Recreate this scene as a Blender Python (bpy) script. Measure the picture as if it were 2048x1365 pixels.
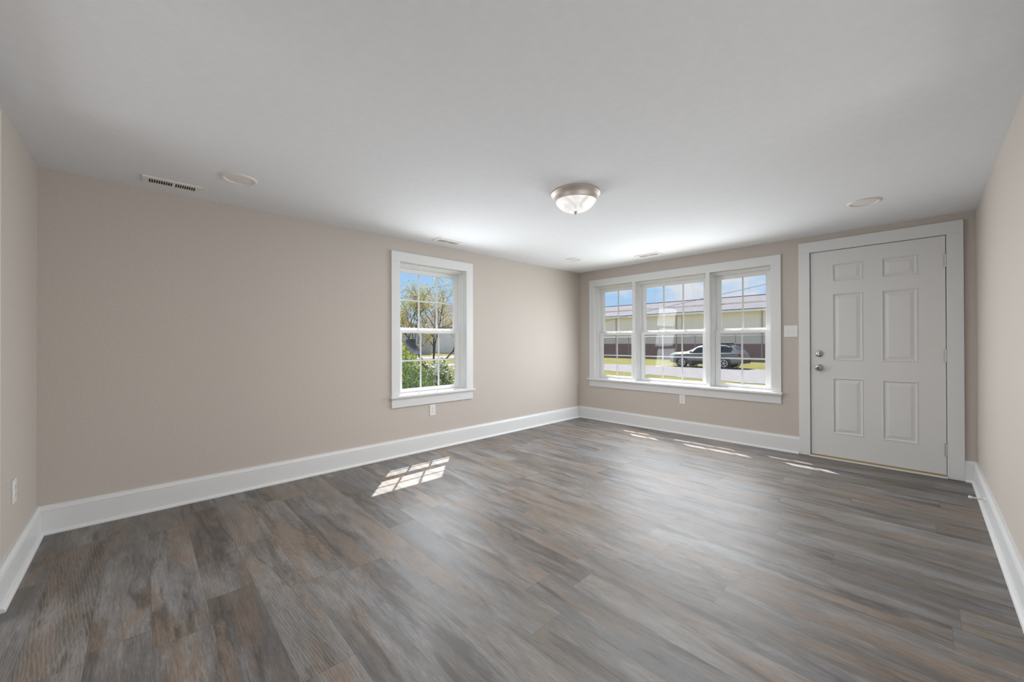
import bpy, bmesh, math, random
from mathutils import Vector, Matrix
random.seed(7)
for o in list(bpy.data.objects): bpy.data.objects.remove(o)
S = bpy.context.scene
COL = S.collection
PI = math.pi

# ---------------------------------------------------------------- camera
cam = bpy.data.cameras.new('camera'); cam.sensor_fit = 'HORIZONTAL'; cam.sensor_width = 36
cam.lens = 780.678 * 36 / 2048; cam.clip_start = .02; cam.clip_end = 500
co = bpy.data.objects.new('camera', cam); COL.objects.link(co)
r_, u_, f_ = Vector((0.68888306, 0.72486817, -0.00250236)), Vector((0.00452226, -0.00084563, 0.99998942)), Vector((-0.72485838, 0.68888709, 0.00386058))
mm = Matrix((r_, u_, -f_)).transposed().to_4x4(); mm.translation = Vector((3.66201, -4.91662, 1.15166))
co.matrix_world = mm
S.camera = co

# ---------------------------------------------------------------- sky, sun, added fill lamps, exposure
S.view_settings.view_transform = 'Standard'; S.view_settings.look = 'None'
S.view_settings.gamma = 1; S.view_settings.use_curve_mapping = False
S.view_settings.exposure = 0.0
W = bpy.data.worlds.new('sky'); S.world = W; W.use_nodes = True
nt = W.node_tree; nt.nodes.clear()
def N(t, ty, **kw):
    n = t.nodes.new(ty)
    for k, v in kw.items():
        if hasattr(n, k) and not k[0].isupper(): setattr(n, k, v)
        else: n.inputs[k].default_value = v
    return n
tc = N(nt, 'ShaderNodeTexCoord'); sep = N(nt, 'ShaderNodeSeparateXYZ'); nt.links.new(tc.outputs['Generated'], sep.inputs[0])
ramp = N(nt, 'ShaderNodeValToRGB'); nt.links.new(sep.outputs['Z'], ramp.inputs[0])
el = ramp.color_ramp.elements
el[0].position = 0.0; el[0].color = (.30, .33, .30, 1)
el[1].position = .012; el[1].color = (.60, .80, 1.0, 1)
e = el.new(.09); e.color = (.43, .68, .98, 1)
e = el.new(.20); e.color = (.38, .63, .98, 1)
e = el.new(.6); e.color = (.16, .36, .80, 1)
mp = N(nt, 'ShaderNodeMapping'); mp.inputs['Scale'].default_value = (1, 1, 2.6); mp.inputs['Location'].default_value = (.38, .1, .23)
nt.links.new(tc.outputs['Generated'], mp.inputs[0])
cn = N(nt, 'ShaderNodeTexNoise', Scale=4.6, Detail=6.0, Roughness=.52); nt.links.new(mp.outputs[0], cn.inputs['Vector'])
cr = N(nt, 'ShaderNodeMapRange'); cr.interpolation_type = 'SMOOTHSTEP'
cr.inputs['From Min'].default_value = .46; cr.inputs['From Max'].default_value = .60
nt.links.new(cn.outputs[0], cr.inputs[0])
cm = N(nt, 'ShaderNodeMapRange'); cm.interpolation_type = 'SMOOTHSTEP'      # the clear half of the sky lies to the west
cm.inputs['From Min'].default_value = -.80; cm.inputs['From Max'].default_value = -.55
nt.links.new(sep.outputs['X'], cm.inputs[0])
mu = N(nt, 'ShaderNodeMath', operation='MULTIPLY'); nt.links.new(cr.outputs[0], mu.inputs[0]); nt.links.new(cm.outputs[0], mu.inputs[1])
cn2 = N(nt, 'ShaderNodeTexNoise', Scale=7.0, Detail=3.0); nt.links.new(mp.outputs[0], cn2.inputs['Vector'])
cc = N(nt, 'ShaderNodeMix', data_type='RGBA'); cc.inputs[6].default_value = (.66, .74, .86, 1); cc.inputs[7].default_value = (.92, .92, .94, 1)
nt.links.new(cn2.outputs[0], cc.inputs[0])
mx = N(nt, 'ShaderNodeMix', data_type='RGBA'); nt.links.new(mu.outputs[0], mx.inputs[0]); nt.links.new(ramp.outputs[0], mx.inputs[6]); nt.links.new(cc.outputs[2], mx.inputs[7])
bg = N(nt, 'ShaderNodeBackground', Strength=1.0); nt.links.new(mx.outputs[2], bg.inputs[0])
wo = N(nt, 'ShaderNodeOutputWorld'); nt.links.new(bg.outputs[0], wo.inputs[0])

def lamp(name, ty, energy, loc, color=(1, 1, 1), rot=None, **kw):
    l = bpy.data.lights.new(name, ty); l.energy = energy; l.color = color
    for k, v in kw.items(): setattr(l, k, v)
    o = bpy.data.objects.new(name, l); COL.objects.link(o); o.location = loc
    if rot is not None: o.rotation_euler = rot
    return o
RWX = 3.9645
sun = lamp('sun', 'SUN', 14.0, (-5, 5, 12), (1, .97, .93), angle=math.radians(.53))
sun.rotation_euler = Vector((.515, -.42, -1)).to_track_quat('-Z', 'Y').to_euler()
for z in (.84, 1.25, 1.66):                  # added lamps just inside each window boost its daylight, in three bands
    lamp('window_daylight_fill', 'AREA', 16.0, (1.60, -.075, z), (.91, .955, 1), (-PI/2+math.radians(15), 0, 0), shape='RECTANGLE', size=1.76, size_y=.36)
    lamp('window_daylight_fill', 'AREA', 7.3, (.075, -2.597, z), (.91, .955, 1), (0, -PI/2+math.radians(9), 0), shape='RECTANGLE', size=.36, size_y=.78)
lamp('side_room_fill', 'AREA', 40, (RWX+1.7, -3.85, 1.15), (.96, .98, 1), (0, PI/2-math.radians(18), 0), shape='RECTANGLE', size=1.9, size_y=2.5)  # fill lamp added in the unseen side room to brighten the left wall
lamp('hall_fill', 'AREA', 21, (1.6, -6.6, 1.25), (.97, .98, 1), (PI/2-math.radians(18), 0, 0), shape='RECTANGLE', size=1.5, size_y=1.7)  # fill lamp added in the hall, aimed at the back wall and door

# ---------------------------------------------------------------- dimensions
RW, RL, RH = 3.9645, 5.37, 2.218
BB = .173
ZG = -.58

# ---------------------------------------------------------------- materials
MATS = {}
def mat(name, col=(.8, .8, .8), rough=.5, metal=0.0, spec=.5, emit=None, es=1.0):
    if name in MATS: return MATS[name]
    m = bpy.data.materials.new(name); m.use_nodes = True
    b = m.node_tree.nodes['Principled BSDF']
    b.inputs['Base Color'].default_value = (*col, 1); b.inputs['Roughness'].default_value = rough
    b.inputs['Metallic'].default_value = metal; b.inputs['Specular IOR Level'].default_value = spec
    if emit: b.inputs['Emission Color'].default_value = (*emit, 1); b.inputs['Emission Strength'].default_value = es
    MATS[name] = m
    return m
def noisy(name, c1, c2, scale, rough=.8, detail=5, bump=0.0, spec=.3, stretch=(1, 1, 1)):
    m = mat(name, c1, rough, spec=spec); t = m.node_tree; b = t.nodes['Principled BSDF']
    tc = N(t, 'ShaderNodeTexCoord'); mp = N(t, 'ShaderNodeMapping'); mp.inputs['Scale'].default_value = stretch
    t.links.new(tc.outputs['Object'], mp.inputs[0])
    n = N(t, 'ShaderNodeTexNoise', Scale=scale, Detail=float(detail)); t.links.new(mp.outputs[0], n.inputs['Vector'])
    r = N(t, 'ShaderNodeValToRGB'); r.color_ramp.elements[0].position = .35; r.color_ramp.elements[1].position = .65
    r.color_ramp.elements[0].color = (*c1, 1); r.color_ramp.elements[1].color = (*c2, 1)
    t.links.new(n.outputs[0], r.inputs[0]); t.links.new(r.outputs[0], b.inputs['Base Color'])
    if bump:
        bp = N(t, 'ShaderNodeBump', Strength=bump, Distance=.01); t.links.new(n.outputs[0], bp.inputs['Height']); t.links.new(bp.outputs[0], b.inputs['Normal'])
    return m
M_WALL = noisy('beige_wall_paint', (.575, .523, .474), (.600, .546, .495), 60, rough=.7, bump=.02)
M_CEIL = noisy('white_ceiling_paint', (.80, .815, .84), (.82, .835, .86), 30, rough=.85, bump=.02)
M_TRIM = mat('white_trim_paint', (.765, .772, .772), .38)
M_DOOR = mat('white_door_paint', (.74, .74, .735), .42)
M_VINYL = mat('white_vinyl', (.80, .81, .82), .35)
M_PLATE = mat('white_plastic', (.82, .82, .80), .35)
M_DARK = mat('dark_slot', (.02, .02, .02), .6)
M_GAP = mat('dark_gap', (.05, .048, .045), .8)
M_NICKEL = mat('brushed_nickel', (.62, .57, .52), .52, 1.0)
M_STEEL = mat('satin_steel', (.46, .45, .43), .25, 1.0)
M_HINGE = mat('painted_hinge', (.62, .60, .56), .4, .6)
M_BRASS = mat('brass_sweep', (.42, .29, .12), .45, .5)
M_VENT = mat('cream_vent_enamel', (.84, .805, .775), .45)
M_LENS = mat('cream_lens', (.80, .75, .70), .5)

def glass_mat():
    m = bpy.data.materials.new('window_glass'); m.use_nodes = True; t = m.node_tree; t.nodes.clear()
    tr = N(t, 'ShaderNodeBsdfTransparent'); tr.inputs[0].default_value = (.96, .96, .957, 1)
    gl = N(t, 'ShaderNodeBsdfGlossy'); gl.inputs['Roughness'].default_value = .02
    df = N(t, 'ShaderNodeBsdfDiffuse'); df.inputs[0].default_value = (.8, .8, .8, 1)
    fr = N(t, 'ShaderNodeFresnel'); fr.inputs['IOR'].default_value = 1.45
    ge = N(t, 'ShaderNodeNewGeometry'); om = N(t, 'ShaderNodeMath', operation='SUBTRACT'); om.inputs[0].default_value = 1.0; t.links.new(ge.outputs['Backfacing'], om.inputs[1])
    fm = N(t, 'ShaderNodeMath', operation='MULTIPLY'); t.links.new(fr.outputs[0], fm.inputs[0]); t.links.new(om.outputs[0], fm.inputs[1])    # reflect at the face the ray enters
    a = N(t, 'ShaderNodeMixShader'); t.links.new(fm.outputs[0], a.inputs[0]); t.links.new(tr.outputs[0], a.inputs[1]); t.links.new(gl.outputs[0], a.inputs[2])
    # a film of dust and wipe streaks on the pane
    tc = N(t, 'ShaderNodeTexCoord'); mp = N(t, 'ShaderNodeMapping'); mp.inputs['Scale'].default_value = (9, 9, 1.5); t.links.new(tc.outputs['Object'], mp.inputs[0])
    n = N(t, 'ShaderNodeTexNoise', Scale=1.6, Detail=4.0); t.links.new(mp.outputs[0], n.inputs['Vector'])
    mr = N(t, 'ShaderNodeMapRange'); mr.inputs['From Min'].default_value = .5; mr.inputs['From Max'].default_value = .8; mr.inputs['To Min'].default_value = .006; mr.inputs['To Max'].default_value = .06
    t.links.new(n.outputs[0], mr.inputs[0])
    b = N(t, 'ShaderNodeMixShader'); t.links.new(mr.outputs[0], b.inputs[0]); t.links.new(a.outputs[0], b.inputs[1]); t.links.new(df.outputs[0], b.inputs[2])
    o = N(t, 'ShaderNodeOutputMaterial'); t.links.new(b.outputs[0], o.inputs[0])
    return m
M_GLASS = glass_mat()
def screen_mat():
    m = bpy.data.materials.new('insect_mesh'); m.use_nodes = True; t = m.node_tree; t.nodes.clear()
    tr = N(t, 'ShaderNodeBsdfTransparent'); df = N(t, 'ShaderNodeBsdfDiffuse'); df.inputs[0].default_value = (.04, .04, .045, 1)
    tc = N(t, 'ShaderNodeTexCoord'); sp = N(t, 'ShaderNodeSeparateXYZ'); t.links.new(tc.outputs['UV'], sp.inputs[0])
    outs = []
    for ax in ('X', 'Y'):
        a = N(t, 'ShaderNodeMath', operation='MULTIPLY'); a.inputs[1].default_value = 1/.0016; t.links.new(sp.outputs[ax], a.inputs[0])
        b = N(t, 'ShaderNodeMath', operation='FRACT'); t.links.new(a.outputs[0], b.inputs[0])
        c = N(t, 'ShaderNodeMath', operation='LESS_THAN'); c.inputs[1].default_value = .14; t.links.new(b.outputs[0], c.inputs[0]); outs.append(c)
    d = N(t, 'ShaderNodeMath', operation='MAXIMUM'); t.links.new(outs[0].outputs[0], d.inputs[0]); t.links.new(outs[1].outputs[0], d.inputs[1])
    b = N(t, 'ShaderNodeMixShader'); t.links.new(d.outputs[0], b.inputs[0]); t.links.new(tr.outputs[0], b.inputs[1]); t.links.new(df.outputs[0], b.inputs[2])
    o = N(t, 'ShaderNodeOutputMaterial'); t.links.new(b.outputs[0], o.inputs[0])
    return m
M_SCREEN = screen_mat()

def floor_mat():
    m = mat('grey_brown_plank_vinyl', (.2, .18, .16), .42); t = m.node_tree; L = t.links.new; b = t.nodes['Principled BSDF']
    def mth(op, a, c=None):
        n = N(t, 'ShaderNodeMath', operation=op)
        for i, v in enumerate((a, c)):
            if v is None: continue
            if isinstance(v, (int, float)): n.inputs[i].default_value = v
            else: L(v, n.inputs[i])
        return n.outputs[0]
    tc = N(t, 'ShaderNodeTexCoord'); sp = N(t, 'ShaderNodeSeparateXYZ'); L(tc.outputs['Object'], sp.inputs[0])
    x, y = sp.outputs['X'], sp.outputs['Y']
    yr = mth('DIVIDE', mth('ADD', y, 1.823 + .18*40), .18)
    row = mth('FLOOR', yr); fy = mth('SUBTRACT', yr, row)
    w1 = N(t, 'ShaderNodeTexWhiteNoise', noise_dimensions='1D'); L(row, w1.inputs['W'])
    xr = mth('ADD', mth('DIVIDE', mth('ADD', x, 20.0), 1.22), w1.outputs['Value'])
    colm = mth('FLOOR', xr); fx = mth('SUBTRACT', xr, colm)
    cb = N(t, 'ShaderNodeCombineXYZ'); L(row, cb.inputs[0]); L(colm, cb.inputs[1])
    w2 = N(t, 'ShaderNodeTexWhiteNoise', noise_dimensions='2D'); L(cb.outputs[0], w2.inputs['Vector'])
    s2 = N(t, 'ShaderNodeSeparateColor'); L(w2.outputs['Color'], s2.inputs[0])
    # each plank samples its own stretch of the print
    px = mth('ADD', x, mth('MULTIPLY', s2.outputs[0], 37.0)); py = mth('ADD', y, mth('MULTIPLY', s2.outputs[1], 53.0))
    pv = N(t, 'ShaderNodeCombineXYZ'); L(px, pv.inputs[0]); L(py, pv.inputs[1]); L(mth('MULTIPLY', s2.outputs[2], 9.0), pv.inputs[2])
    def noise(sc, scale, det, rough=.55, dist=0.0):
        mp = N(t, 'ShaderNodeMapping'); mp.inputs['Scale'].default_value = sc; L(pv.outputs[0], mp.inputs[0])
        n = N(t, 'ShaderNodeTexNoise', Scale=scale, Detail=det, Roughness=rough, Distortion=dist); L(mp.outputs[0], n.inputs['Vector']); return n.outputs[0]
    blot = noise((.55, 3.0, 1), 2.6, 8.0, .68, .5)
    tone = noise((.6, 3.0, 1), 2.0, 6.0, .64, .6)
    dark = noise((.6, 3.6, 1), 2.8, 7.0, .66, .5)
    grain = noise((1, 22, 1), 9.0, 4.0, .6)
    fine = noise((1, 11, 1), 32.0, 3.0, .6, .5)
    mp = N(t, 'ShaderNodeMapping'); mp.inputs['Scale'].default_value = (.55, 4.4, 1); L(pv.outputs[0], mp.inputs[0])
    wv = N(t, 'ShaderNodeTexWave', wave_type='RINGS', rings_direction='Z'); wv.inputs['Scale'].default_value = 8.5; wv.inputs['Distortion'].default_value = 7.0; wv.inputs['Detail'].default_value = 2.5; wv.inputs['Detail Scale'].default_value = 1.2
    L(mp.outputs[0], wv.inputs['Vector'])
    def ramp(fac, *st):
        r = N(t, 'ShaderNodeValToRGB'); e = r.color_ramp.elements
        for i, (p, c) in enumerate(st):
            if i < 2: e[i].position = p; e[i].color = (*c, 1)
            else: q = e.new(p); q.color = (*c, 1)
        L(fac, r.inputs[0]); return r.outputs[0]
    def mixc(f, a, c, bl='MIX'):
        n = N(t, 'ShaderNodeMix', data_type='RGBA', blend_type=bl)
        for i, v in ((0, f), (6, a), (7, c)):
            if isinstance(v, (int, float)): n.inputs[i].default_value = v
            elif isinstance(v, tuple): n.inputs[i].default_value = (*v, 1)
            else: L(v, n.inputs[i])
        return n.outputs[2]
    def rng(v, a, c, lo=0.0, hi=1.0):
        n = N(t, 'ShaderNodeMapRange'); n.interpolation_type = 'SMOOTHSTEP'
        for i, q in zip((1, 2, 3, 4), (a, c, lo, hi)): n.inputs[i].default_value = q
        L(v, n.inputs[0]); return n.outputs[0]
    base = ramp(blot, (.34, (.094, .084, .076)), (.50, (.163, .152, .143)), (.66, (.268, .263, .260)))
    warm = mixc(mth('MULTIPLY', rng(tone, .46, .62), .72), base, (.205, .152, .112))
    cool = mixc(mth('MULTIPLY', rng(tone, .50, .34), .55), warm, (.180, .192, .208))
    dk = mixc(mth('MULTIPLY', rng(dark, .49, .66), .80), cool, (.058, .048, .041))
    gr = mixc(.46, dk, ramp(grain, (.34, (.50, .49, .48)), (.64, (1.28, 1.27, 1.26))), 'MULTIPLY')
    fn = mixc(.46, gr, ramp(fine, (.36, (.62, .61, .60)), (.60, (1.14, 1.14, 1.14))), 'MULTIPLY')
    cath = mixc(mth('MULTIPLY', mth('MULTIPLY', rng(wv.outputs['Fac'], .55, .95), mth('GREATER_THAN', s2.outputs[0], .58)), .34), fn, (.30, .27, .235))
    pl = mixc(1.0, cath, ramp(s2.outputs[2], (0.0, (.86, .86, .87)), (1.0, (1.14, 1.12, 1.10))), 'MULTIPLY')
    seam = mth('MAXIMUM', mth('LESS_THAN', mth('MINIMUM', fy, mth('SUBTRACT', 1.0, fy)), .0052), mth('LESS_THAN', mth('MINIMUM', fx, mth('SUBTRACT', 1.0, fx)), .0009))
    fin = mixc(mth('MULTIPLY', seam, .55), pl, (.07, .062, .055))
    L(fin, b.inputs['Base Color'])
    L(rng(grain, .3, .7, .44, .54), b.inputs['Roughness'])
    b.inputs['Specular IOR Level'].default_value = .66
    bp = N(t, 'ShaderNodeBump', Strength=.10, Distance=.002); L(mth('SUBTRACT', fine, mth('MULTIPLY', seam, 1.5)), bp.inputs['Height']); L(bp.outputs[0], b.inputs['Normal'])
    return m
M_FLOOR = floor_mat()

# ---------------------------------------------------------------- mesh helpers
def BM(): return bmesh.new()
def box(bm, a, b):
    x0, x1 = sorted((a[0], b[0])); y0, y1 = sorted((a[1], b[1])); z0, z1 = sorted((a[2], b[2]))
    v = [bm.verts.new(p) for p in ((x0, y0, z0), (x1, y0, z0), (x1, y1, z0), (x0, y1, z0), (x0, y0, z1), (x1, y0, z1), (x1, y1, z1), (x0, y1, z1))]
    for f in ((0, 3, 2, 1), (4, 5, 6, 7), (0, 1, 5, 4), (1, 2, 6, 5), (2, 3, 7, 6), (3, 0, 4, 7)): bm.faces.new([v[i] for i in f])
def lathe(bm, prof, c, n=48, axis='Z'):
    rings = []
    for r, h in prof:
        ring = []
        for i in range(n if r > 1e-6 else 1):
            a = 2*PI*i/n; p = (r*math.cos(a), r*math.sin(a), h)
            if axis == 'Y': p = (p[0], p[2], p[1])
            if axis == 'X': p = (p[2], p[0], p[1])
            ring.append(bm.verts.new((p[0]+c[0], p[1]+c[1], p[2]+c[2])))
        rings.append(ring)
    for a, b in zip(rings, rings[1:]):
        for i in range(n):
            j = (i+1) % n
            q = [a[i % len(a)], a[j % len(a)], b[j % len(b)], b[i % len(b)]]
            u = []
            for w in q:
                if w not in u: u.append(w)
            if len(u) > 2:
                try: bm.faces.new(u)
                except ValueError: pass
def tube(bm, p, q, r0, r1=None, n=8, caps=True):
    p, q = Vector(p), Vector(q); r1 = r0 if r1 is None else r1
    d = (q-p).normalized(); a = d.orthogonal().normalized(); c = d.cross(a)
    A = [bm.verts.new(p+(a*math.cos(2*PI*i/n)+c*math.sin(2*PI*i/n))*r0) for i in range(n)]
    B = [bm.verts.new(q+(a*math.cos(2*PI*i/n)+c*math.sin(2*PI*i/n))*r1) for i in range(n)]
    for i in range(n): bm.faces.new((A[i], A[(i+1) % n], B[(i+1) % n], B[i]))
    if caps: bm.faces.new(A[::-1]); bm.faces.new(B)
def extrude_profile(bm, prof, f0, f1):
    """a closed outline carried from one end to the other; f0/f1 place an outline point at each end"""
    A = [bm.verts.new(f0(*p)) for p in prof]; B = [bm.verts.new(f1(*p)) for p in prof]; n = len(prof)
    for i in range(n): bm.faces.new((A[i], A[(i+1) % n], B[(i+1) % n], B[i]))
    bm.faces.new(A[::-1]); bm.faces.new(B)
def obj(name, bm, m, parent=None, loc=None, bevel=0, smooth=False, recalc=True):
    if recalc: bmesh.ops.recalc_face_normals(bm, faces=bm.faces)
    me = bpy.data.meshes.new(name); bm.to_mesh(me); bm.free()
    for k in (m if isinstance(m, (list, tuple)) else [m]): me.materials.append(k)
    if smooth:
        for p in me.polygons: p.use_smooth = True
        me.set_sharp_from_angle(angle=math.radians(38))
    o = bpy.data.objects.new(name, me); COL.objects.link(o)
    if parent: o.parent = parent
    if loc: o.location = loc
    if bevel:
        md = o.modifiers.new('bevel', 'BEVEL'); md.width = bevel; md.segments = 2; md.limit_method = 'ANGLE'; md.angle_limit = math.radians(50)
    return o
def tag(o, label=None, cat=None, group=None, kind=None):
    if label: o['label'] = label
    if cat: o['category'] = cat
    if group: o['group'] = group
    if kind: o['kind'] = kind
    return o
def empty(name, loc=(0, 0, 0), rz=0, **kw):
    o = bpy.data.objects.new(name, None); COL.objects.link(o); o.location = loc; o.rotation_euler = (0, 0, rz); o.empty_display_size = .1
    return tag(o, **kw)
def dup(root, **kw):
    c = root.copy(); COL.objects.link(c)
    for ch in list(root.children):
        k = ch.copy(); COL.objects.link(k); k.parent = c
        for g in list(ch.children):
            h = g.copy(); COL.objects.link(h); h.parent = k
    return tag(c, **kw)
def panel(bm, srange, zrange, holes, d0, d1, P):
    """a wall slab with rectangular openings: s along the wall, d outward through it"""
    ss = sorted({*srange, *[h[0] for h in holes], *[h[1] for h in holes]}); zs = sorted({*zrange, *[h[2] for h in holes], *[h[3] for h in holes]})
    vs = {}
    def V(s, d, z):
        k = (round(s, 5), round(d, 5), round(z, 5))
        if k not in vs: vs[k] = bm.verts.new(P(s, d, z))
        return vs[k]
    solid = lambda i, j: 0 <= i < len(ss)-1 and 0 <= j < len(zs)-1 and not any(h[0]-1e-6 <= ss[i] and ss[i+1] <= h[1]+1e-6 and h[2]-1e-6 <= zs[j] and zs[j+1] <= h[3]+1e-6 for h in holes)
    for i in range(len(ss)-1):
        for j in range(len(zs)-1):
            if not solid(i, j): continue
            a, b, c, d = ss[i], ss[i+1], zs[j], zs[j+1]
            for dd in (d0, d1): bm.faces.new((V(a, dd, c), V(b, dd, c), V(b, dd, d), V(a, dd, d)))
            if not solid(i-1, j): bm.faces.new((V(a, d0, c), V(a, d1, c), V(a, d1, d), V(a, d0, d)))
            if not solid(i+1, j): bm.faces.new((V(b, d0, c), V(b, d1, c), V(b, d1, d), V(b, d0, d)))
            if not solid(i, j-1): bm.faces.new((V(a, d0, c), V(b, d0, c), V(b, d1, c), V(a, d1, c)))
            if not solid(i, j+1): bm.faces.new((V(a, d0, d), V(b, d0, d), V(b, d1, d), V(a, d1, d)))
PB = lambda s, d, z: (s, d, z)              # back wall: d grows outward (+y)
PLf = lambda s, d, z: (-d, s, z)            # left wall: d grows outward (-x)
PR = lambda s, d, z: (RW+d, s, z)
PN = lambda s, d, z: (s, -RL-d, z)

# ---------------------------------------------------------------- room shell
WT = .20
bm = BM(); box(bm, (-.0, -RL, -.12), (RW, 0, 0))
tag(obj('floor', bm, M_FLOOR), 'grey brown wood plank vinyl floor of the empty room', kind='structure')
bm = BM(); box(bm, (-WT, -RL-.12, RH), (RW+.12, WT, RH+.07))
tag(obj('ceiling', bm, M_CEIL), 'plain white painted flat ceiling', kind='structure')
bm = BM(); panel(bm, (-WT, RW+WT), (-.12, RH), [(.275, 2.556, .592, 1.995), (2.86, 3.818, -.0, 2.062)], 0, WT, PB)
tag(obj('wall_back', bm, M_WALL), 'beige wall with the triple window and the white door', kind='structure')
bm = BM(); panel(bm, (-RL-WT, 0), (-.12, RH), [(-3.032, -2.162, .592, 2.0)], 0, WT, PLf)
tag(obj('wall_left', bm, M_WALL), 'long beige wall with the single window', kind='structure')
OY0, OY1 = -5.05, -2.65                     # opening added to let in fill light, out of frame beside the camera
bm = BM(); panel(bm, (-RL-WT, 0), (-.12, RH), [(OY0, OY1, 0, 2.06)], 0, .12, PR)
tag(obj('wall_right', bm, M_WALL), 'plain beige wall at the right beside the door', kind='structure')
bm = BM(); panel(bm, (0, RW), (-.12, RH), [(1.05, 2.15, 0, 2.05)], 0, .12, PN)
tag(obj('wall_near', bm, M_WALL), 'beige wall at the left edge with an outlet low down', kind='structure')
# the hall beyond the opening behind the camera
bm = BM()
box(bm, (.55, -RL-1.6, -.12), (2.65, -RL-.12, 0)); box(bm, (.55, -RL-1.6, RH), (2.65, -RL-.12, RH+.07))
box(bm, (.45, -RL-1.6, -.12), (.55, -RL-.12, RH)); box(bm, (2.65, -RL-1.6, -.12), (2.75, -RL-.12, RH)); box(bm, (.45, -RL-1.7, -.12), (2.75, -RL-1.6, RH))
tag(obj('wall_hall', bm, M_WALL), 'small beige hall beyond the opening behind the camera', kind='structure')

bm = BM()  # side room added out of view to hold the fill lamp
box(bm, (RW+.12, -5.9, -.12), (RW+2.1, -1.9, 0)); box(bm, (RW+.12, -5.9, RH), (RW+2.1, -1.9, RH+.07))
box(bm, (RW+2.0, -5.9, 0), (RW+2.1, -1.9, RH)); box(bm, (RW+.12, -6.0, -.12), (RW+2.1, -5.9, RH+.07)); box(bm, (RW+.12, -1.9, -.12), (RW+2.1, -1.8, RH+.07))
tag(obj('wall_fill_room', bm, M_WALL), 'unseen beige side room added for fill light beyond the right wall', kind='structure')

# baseboards with a cap moulding and a quarter-round shoe
BP = [(0, 0), (.034, 0), (.034, .006), (.031, .013), (.025, .018), (.018, .020), (.018, .134), (.0155, .136), (.0155, .139), (.018, .141), (.018, .146), (.0145, .155), (.0105, .163), (.009, .170), (.009, .173), (0, .173)]
def baseboard(name, P, s0, s1, m0, m1, label):
    bm = BM(); extrude_profile(bm, BP, lambda d, z: P(s0+m0*d, -d, z), lambda d, z: P(s1+m1*d, -d, z))
    tag(obj(name, bm, M_TRIM), label, kind='structure')
baseboard('baseboard_left', PLf, -RL, 0, 1, -1, 'tall white baseboard along the long left wall')
baseboard('baseboard_back', PB, 0, 2.7843, 1, 0, 'tall white baseboard under the triple window')
baseboard('baseboard_corner', PB, 3.8969, RW, 0, -1, 'short white baseboard between door casing and right corner')
baseboard('baseboard_right', PR, OY1+.10, 0, 0, -1, 'tall white baseboard along the right wall')
baseboard('baseboard_near', PN, 0, .95, 1, 0, 'tall white baseboard at the left edge below the outlet')
bm = BM()
for a, b, z0, z1 in ((.955, 1.05, 0, 2.145), (2.15, 2.245, 0, 2.145), (1.05, 2.15, 2.05, 2.145)): box(bm, (a, -RL, z0), (b, -RL+.02, z1))
for a, b, z0, z1 in ((OY0-.095, OY0, 0, 2.155), (OY1, OY1+.095, 0, 2.155), (OY0, OY1, 2.06, 2.155)): box(bm, (RW-.02, a, z0), (RW, b, z1))  # second casing frames the opening added for fill light
tag(obj('trim_4', bm, M_TRIM, bevel=.002), 'white casings of the added side opening and the opening behind the camera', kind='structure')

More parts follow.
